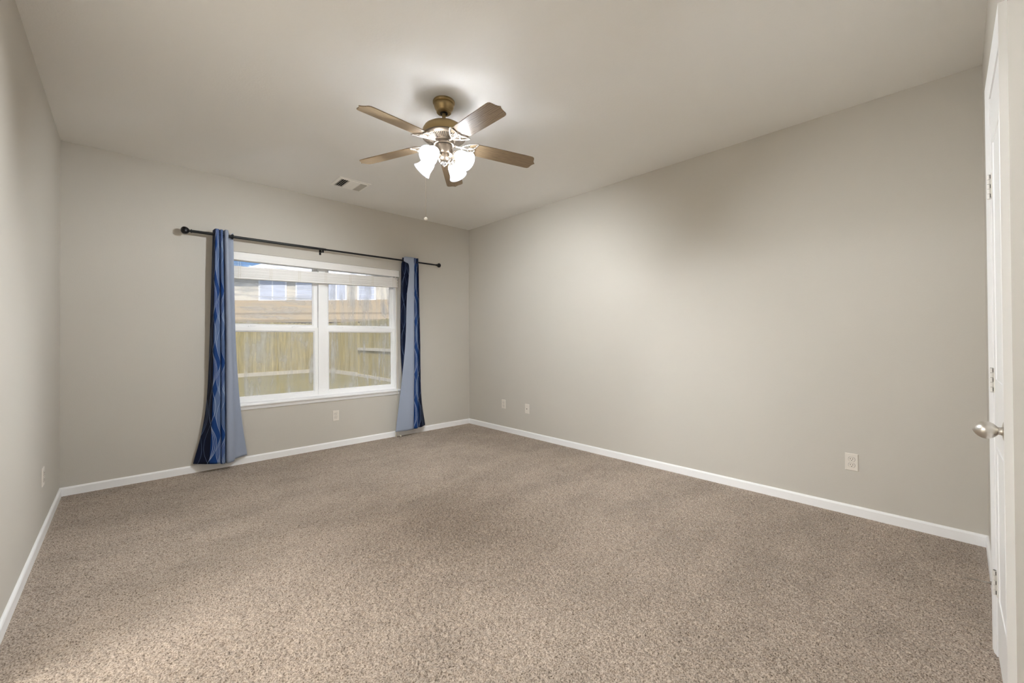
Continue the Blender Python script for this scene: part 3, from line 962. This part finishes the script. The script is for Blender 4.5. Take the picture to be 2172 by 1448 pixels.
def vane(bb, cx_, cy_, lx, ly, ang, axis):
    m = Matrix.Translation((cx_, cy_, H - 0.009)) @ Matrix.Rotation(ang, 4, axis)
    bb.box(-lx / 2, lx / 2, -ly / 2, ly / 2, -0.0006, 0.0006, m)
b = B()
for k in range(4):
    vane(b, x0 + 0.008 + k * 0.0185, (y0 + y1) / 2, 0.017, y1 - y0, math.radians(-40), 'Y')
obj('left_vanes', b, 'vent_white', vt)
b = B()
xm0, xm1 = x0 + 0.078, x1 - 0.070
for k in range(12):
    vane(b, (xm0 + xm1) / 2, y0 + 0.009 + k * (y1 - y0 - .018) / 11, xm1 - xm0, 0.0195, math.radians(-20), 'X')
obj('centre_vanes', b, 'vent_white', vt)
b = B()
for k in range(4):
    vane(b, x1 - 0.008 - k * 0.0175, (y0 + y1) / 2, 0.019, y1 - y0, math.radians(24), 'Y')
obj('right_vanes', b, 'vent_grey', vt)
b = B()
b.box(xm0 - .003, xm0, y0, y1, H - .016, H - .001); b.box(xm1, xm1 + .003, y0, y1, H - .016, H - .001)
obj('divider', b, 'vent_white', vt)

# ------------------------------------------------------------------ ceiling fan
FX, FYc = -2.05, -2.44
fan = thing('ceiling_fan', 'five blade oak and brass ceiling fan with four lit glass shades', 'ceiling fan', (FX, FYc, H))
def A(z):
    return Matrix.Translation((FX, FYc, z))
can = obj('canopy', B().lathe([(0.068, H), (0.0705, H - .004), (0.0705, H - .013), (0.068, H - .018), (0.0625, H - .020), (0.0645, H - .026), (0.0625, H - .038), (0.056, H - .053), (0.0475, H - .063), (0.0455, H - .066), (0.0475, H - .069), (0.0475, H - .074), (0.043, H - .078), (0.024, H - .078)], 48, A(0)), 'brass_body', fan, True)
obj('canopy_collar', B().lathe([(0.025, H - .0775), (0.025, H - .081), (0.0, H - .081)], 32, A(0)), 'black_gap', can, True)
obj('downrod', B().tube([(FX, FYc, H - .076), (FX, FYc, 2.56)], 0.0118, 20), 'brass_body', fan, True)
obj('motor_housing', B().lathe([(0.012, 2.590), (0.030, 2.588), (0.070, 2.585), (0.105, 2.577), (0.126, 2.563), (0.136, 2.545), (0.138, 2.525), (0.138, 2.506)], 64, A(0), False), 'brass_body', fan, True)
mr = obj('motor_band', B().lathe([(0.138, 2.508), (0.1405, 2.505), (0.1405, 2.500), (0.137, 2.496), (0.128, 2.490), (0.119, 2.487)], 64, A(0), False), 'brass_pale', fan, True)
obj('motor_core', B().lathe([(0.122, 2.497), (0.062, 2.482), (0.0, 2.482)], 48, A(0), False), 'black_gap', mr, True)
b = B()
for k in range(60):
    m = A(0) @ Matrix.Rotation(2 * PI * k / 60, 4, 'Z')
    v8 = []
    for (r_, z_, hw) in ((0.124, 2.4885, 0.0036), (0.068, 2.4725, 0.0021)):
        for (s_, dz) in ((-1, 0), (1, 0), (1, .006), (-1, .006)):
            v8.append(m @ Vector((r_, s_ * hw, z_ + dz)))
    b.add(v8, [(0, 1, 2, 3), (7, 6, 5, 4), (0, 4, 5, 1), (1, 5, 6, 2), (2, 6, 7, 3), (3, 7, 4, 0)])
b.lathe([(0.071, 2.474), (0.069, 2.470), (0.060, 2.470), (0.060, 2.478)], 48, A(0), False)
obj('motor_grille', b, 'brass_pale', fan)
obj('flywheel', B().lathe([(0.062, 2.474), (0.066, 2.470), (0.066, 2.452), (0.062, 2.450), (0.030, 2.450)], 48, A(0), False), 'brass_pale', fan, True)
sw = obj('switch_housing', B().lathe([(0.053, 2.446), (0.057, 2.443), (0.057, 2.396), (0.054, 2.390), (0.034, 2.388)], 48, A(0)), 'brass_pale', fan, True)
obj('collar_gap', B().lathe([(0.050, 2.452), (0.050, 2.444)], 32, A(0)), 'black_gap', sw)
lk = obj('light_fitter', B().lathe([(0.033, 2.390), (0.037, 2.382), (0.037, 2.358), (0.031, 2.346), (0.020, 2.338)], 40, A(0)), 'brass_pale', fan, True)
obj('finial', B().lathe([(0.020, 2.339), (0.022, 2.334), (0.017, 2.326), (0.008, 2.322), (0.005, 2.314), (0, 2.311)], 32, A(0)), 'clear_glass', lk, 'all')

# blades: modelled once pointing along +X, then copied round
out = [(0.168, 0.0), (0.169, 0.030), (0.175, 0.044), (0.190, 0.052), (0.215, 0.057), (0.26, 0.0605), (0.40, 0.063), (0.585, 0.064), (0.602, 0.062), (0.611, 0.055), (0.6155, 0.045), (0.618, 0.033), (0.6215, 0.022), (0.627, 0.011), (0.637, 0.0)]
poly = out + [(u, -v) for u, v in out[-2:0:-1]]
DROOP, PITCH = math.radians(4.6), math.radians(-11.2)
Mb = Matrix.Translation((0, 0, 2.470 - H)) @ Matrix.Rotation(DROOP, 4, 'Y') @ Matrix.Rotation(PITCH, 4, 'X')
bb = B().prism(poly, -0.0028, 0.0028, Mb)
save = ORIGIN['ceiling_fan']; ORIGIN['ceiling_fan'] = Vector((0, 0, 0))
blade = obj('blade', bb, 'blade_oak', fan)
bv = blade.modifiers.new('round_edge', 'BEVEL'); bv.width = 0.0012; bv.segments = 2; bv.limit_method = 'ANGLE'
# ornate iron: arm, two open leaves and a small ring, below the blade root
ib = B()
def leaf(sg):
    pts = []
    ctl = [(0.112, 0.0), (0.128, 0.020 * sg), (0.155, 0.043 * sg), (0.185, 0.060 * sg), (0.214, 0.070 * sg), (0.210, 0.046 * sg), (0.198, 0.020 * sg), (0.172, 0.004 * sg), (0.140, -0.004 * sg)]
    n_ = len(ctl)
    for i in range(n_):
        p0, p1, p2, p3 = [Vector(ctl[(i + k) % n_] + (0,)) for k in (-1, 0, 1, 2)]
        for k in range(5):
            s_ = k / 5
            pts.append(0.5 * ((2 * p1) + (-p0 + p2) * s_ + (2 * p0 - 5 * p1 + 4 * p2 - p3) * s_**2 + (-p0 + 3 * p1 - 3 * p2 + p3) * s_**3))
    return pts
Mi = Matrix.Translation((0, 0, -0.0075))
for sg in (1, -1):
    ib.tube([Mb @ (Mi @ q) for q in leaf(sg)], 0.0048, 8, True, 0.8)
ring = [Mb @ (Mi @ Vector((0.182 + 0.021 * math.cos(2 * PI * k / 24), 0.021 * math.sin(2 * PI * k / 24), -.002))) for k in range(24)]
ib.tube(ring, 0.0034, 8, True)
ib.tube([Vector((0.060, 0, 2.461 - H)), Vector((0.085, 0, 2.456 - H)), Mb @ Vector((0.115, 0, -0.008)), Mb @ Vector((0.150, 0, -0.0075)), Mb @ Vector((0.205, 0, -0.0075))], [0.010, 0.0085, 0.0075, 0.006, 0.004], 10, False, 0.6)
iron = obj('blade_iron', ib, 'chrome_iron', blade, 'all')
iron['label'] = 'pale metal blade iron of open leaf loops'
for (u_, v_) in ((0.160, 0.030), (0.160, -0.030), (0.200, 0.0)):
    obj('screw', B().lathe([(0.0055, 0), (0.005, -0.003), (0, -0.004)], 10, Mb @ Matrix.Translation((u_, v_, -0.0075))), 'screw_metal', blade, True)
ORIGIN['ceiling_fan'] = save
blade.rotation_euler = (0, 0, math.radians(-168))
for k in range(1, 5):
    nb = blade.copy(); COL.objects.link(nb); nb.parent = fan
    nb.rotation_euler = (0, 0, math.radians(-168 + 72 * k))
    for g in list(blade.children):
        d_ = g.copy(); COL.objects.link(d_); d_.parent = nb

# light kit: four arms, ribbed bell shades, bulbs
NECK_R, NECK_Z, AX = 0.096, 2.374, math.radians(36.5)
Ls = 0.100
shade_prof_o = [(0.0215, 0.0), (0.026, 0.006), (0.034, 0.016), (0.0405, 0.030), (0.0435, 0.045), (0.046, 0.060), (0.0505, 0.076), (0.057, 0.090), (0.0635, Ls)]
shade_prof = shade_prof_o + [(0.0625, Ls + .0015)] + [(r_ - 0.0028, z_) for r_, z_ in shade_prof_o[::-1]]
for k, ang in enumerate((-157, -67, 23, 113)):
    a = math.radians(ang)
    dr = Vector((math.cos(a), math.sin(a), 0))
    axd = dr * math.cos(AX) - Vector((0, 0, 1)) * math.sin(AX)
    nk = Vector((FX, FYc, NECK_Z)) + dr * NECK_R
    m = Matrix.Translation(nk) @ axd.to_track_quat('Z', 'Y').to_matrix().to_4x4()
    c0 = Vector((FX, FYc, 2.372))
    arm = obj('lamp_arm', B().tube([c0 + dr * .030, c0 + dr * .052 + Vector((0, 0, .004)), c0 + dr * .072 + Vector((0, 0, .005)), nk - axd * .012, nk - axd * .002], 0.0062, 10), 'brass_pale', fan, True)
    obj('lamp_socket', B().lathe([(0.010, -0.022), (0.019, -0.019), (0.0225, -0.008), (0.0245, 0.004), (0.0245, 0.009), (0.020, 0.010)], 28, m), 'chrome_iron', arm, True)
    sbm = B().lathe(shade_prof, 192, m, False, 0.004, 64)
    sbm.uv = [(i_ / 192.0, min(1.0, z_ / Ls)) for i_ in range(192) for (r_, z_) in shade_prof]
    sh = obj('lamp_shade', sbm, 'shade_glass', fan, 'all')
    sh['label'] = 'glowing ribbed bell shaped glass shade'
    bo = obj('bulb', B().lathe([(0.009, 0.004), (0.010, 0.008), (0.016, 0.016), (0.0215, 0.026), (0.0225, 0.036), (0.020, 0.045), (0.013, 0.052), (0.006, 0.0555), (0, 0.056)], 28, m), 'bulb', sh, 'all')
# pull chains
cxy = (-2.1375, -2.358)
pc = obj('pull_chain', B().tube([(FX - .042, FYc + .038, 2.412), (FX - .065, FYc + .060, 2.410), (cxy[0] + .004, cxy[1] - .004, 2.385), (cxy[0], cxy[1], 2.36), (cxy[0], cxy[1], 1.985)], 0.0011, 6), 'chain_metal', fan, True)
obj('chain_fob', B().lathe([(0, 0.012), (0.004, 0.010), (0.010, 0.006), (0.0125, 0), (0.011, -0.006), (0.006, -0.010), (0, -0.011)], 20, Matrix.Translation((cxy[0], cxy[1], 1.975))), 'knob_clear', pc, 'all')
obj('pull_chain', B().tube([(FX + .02, FYc - .05, 2.425), (FX + .026, FYc - .060, 2.418), (FX + .027, FYc - .062, 2.34)], 0.0011, 6), 'chain_metal', fan, True)

# ------------------------------------------------------------------ outdoors
GZ = -0.08
gb = B()
gb.add([(-14, T + .005, GZ), (16, T + .005, GZ), (16, 45, GZ), (-14, 45, GZ)], [(0, 1, 2, 3)])
tag(obj('grass', gb, 'grass'), 'dry green lawn outside the window', 'grass', None, 'stuff')

def fence(label, a, c, h, rails, board, name='wood_fence', posts=True):
    a, c = Vector(a), Vector(c)
    d_ = c - a; L = d_.length; d_.normalize()
    nrm = Vector((-d_.y, d_.x, 0))            # left of the run: side seen from the house
    root = thing(name, label, 'fence', a, 'wooden fences around the yard')
    bb = B(); bb.uv = []
    n_ = int(L / 0.14)
    for i in range(n_):
        u0, u1 = i * 0.14 + .002, i * 0.14 + 0.137
        hh = h + random.uniform(-.012, .012)
        cc = 0.03
        P_ = [(u0, 0), (u1, 0), (u1, hh - cc), (u1 - cc, hh), (u0 + cc, hh), (u0, hh - cc)]
        th = 0.016
        base = len(bb.v)
        for off in (0, -th):
            for (u, z) in P_:
                q = a + d_ * u + nrm * off
                bb.v.append((q.x, q.y, GZ + 0.05 + z)); bb.uv.append((u, z + i * 3.7))
        m_ = len(P_)
        for f in [list(range(m_)), list(range(m_, 2 * m_))[::-1]] + [(k, (k + 1) % m_, m_ + (k + 1) % m_, m_ + k) for k in range(m_)]:
            bb.f.append([base + k for k in f]); bb.mi.append(0)
    obj('picket_panel', bb, 'fence_wood', root)
    rot = Matrix.Translation(a) @ Matrix((d_, nrm, Vector((0, 0, 1)))).transposed().to_4x4()
    for z in rails:
        obj('rail', B().box(0, L, 0.0, 0.038, GZ - a.z + z, GZ - a.z + z + 0.089, rot), 'fence_rail', root)
    if board:
        obj('kick_board', B().box(0, L, 0.0, 0.03, GZ - a.z + 0.0, GZ - a.z + 0.13, rot), 'fence_rail', root)
    if posts:
        k = 0.0
        while k <= L + .01:
            kk = min(max(k, 0.05), L - .05)
            obj('post', B().box(kk - .045, kk + .045, -0.11, -0.018, GZ - a.z, GZ - a.z + h, rot), 'fence_wood', root)
            k += 2.4
    return root
# side fence: near run shows its rails, far run only its kick board
fence('near wooden side fence showing two pale rails, seen through the right pane', (2.14, 4.2, GZ), (2.32, 9.35, GZ), 1.85, (0.0, 0.90), False)
fence('far wooden side fence with only a low pale board, beyond the railed run', (2.30, 9.40, GZ), (2.16, 12.3, GZ), 1.85, (), True)
fence('back wooden fence across the far end of the yard', (2.16, 12.35, GZ), (-6.0, 11.2, GZ), 1.85, (), True)

# neighbour house, turned to face the camera side
hd = Vector((fw.x, fw.y, 0)).normalized(); hr = Vector((hd.y, -hd.x, 0))
HO = Vector((CAM.x, CAM.y, GZ)) + hd * 24
HM = Matrix.Translation(HO) @ Matrix((hr, hd, Vector((0, 0, 1)))).transposed().to_4x4()
hs = thing('neighbour_house', 'two storey tan house with pale roof behind the back fence', 'house', HO)
obj('wall', B().box(-16.8, -2.0, 0, 8, 3.2, 5.0, HM), 'siding', hs)
obj('lower_wall', B().box(-16.8, -2.0, -1.6, 0.5, 0, 2.75, HM), 'house_brick', hs)
b = B()
vs = [HM @ Vector(q) for q in ((-17.2, -2.1, 2.35), (-1.6, -2.1, 2.35), (-1.6, 0.05, 3.62), (-17.2, 0.05, 3.62), (-17.2, -2.1, 2.2), (-1.6, -2.1, 2.2), (-1.6, 0.05, 3.4), (-17.2, 0.05, 3.4))]
b.add(vs, [(0, 1, 2, 3), (4, 5, 6, 7), (0, 4, 5, 1), (1, 5, 6, 2), (2, 6, 7, 3), (3, 7, 4, 0)])
obj('porch_roof', b, 'roof_shingle', hs)
b = B()
vs = [HM @ Vector(q) for q in ((-17.3, -0.5, 4.92), (-1.5, -0.5, 4.92), (-1.5, 8.5, 4.92), (-17.3, 8.5, 4.92), (-11.6, 3.6, 7.6), (-6.5, 4.0, 7.6))]
b.add(vs, [(0, 1, 5, 4), (1, 2, 5), (2, 3, 4, 5), (3, 0, 4), (3, 2, 1, 0)])
obj('main_roof', b, 'roof_pale', hs)
for (s0, s1, z0, z1, nb_) in ((-14.65, -13.2, 3.62, 4.75, 1), (-12.5, -11.6, 3.62, 4.75, 0), (-10.75, -9.7, 3.62, 4.75, 1), (-8.9, -8.0, 3.62, 4.75, 0)):
    fr_ = B()
    fr_.box(s0 - .09, s1 + .09, -0.05, 0, z0 - .09, z1 + .09, HM)
    f_ = obj('window', fr_, 'house_trim', hs)
    pb = B()
    if nb_:
        mid = (s0 + s1) / 2
        pb.box(s0, mid - .04, -0.06, -.04, z0, z1, HM); pb.box(mid + .04, s1, -0.06, -.04, z0, z1, HM)
    else:
        k = z0
        while k < z1 - .05:
            pb.box(s0, s1, -0.06, -.04, k, k + .26, HM); k += .29
    obj('pane', pb, 'house_pane', f_)
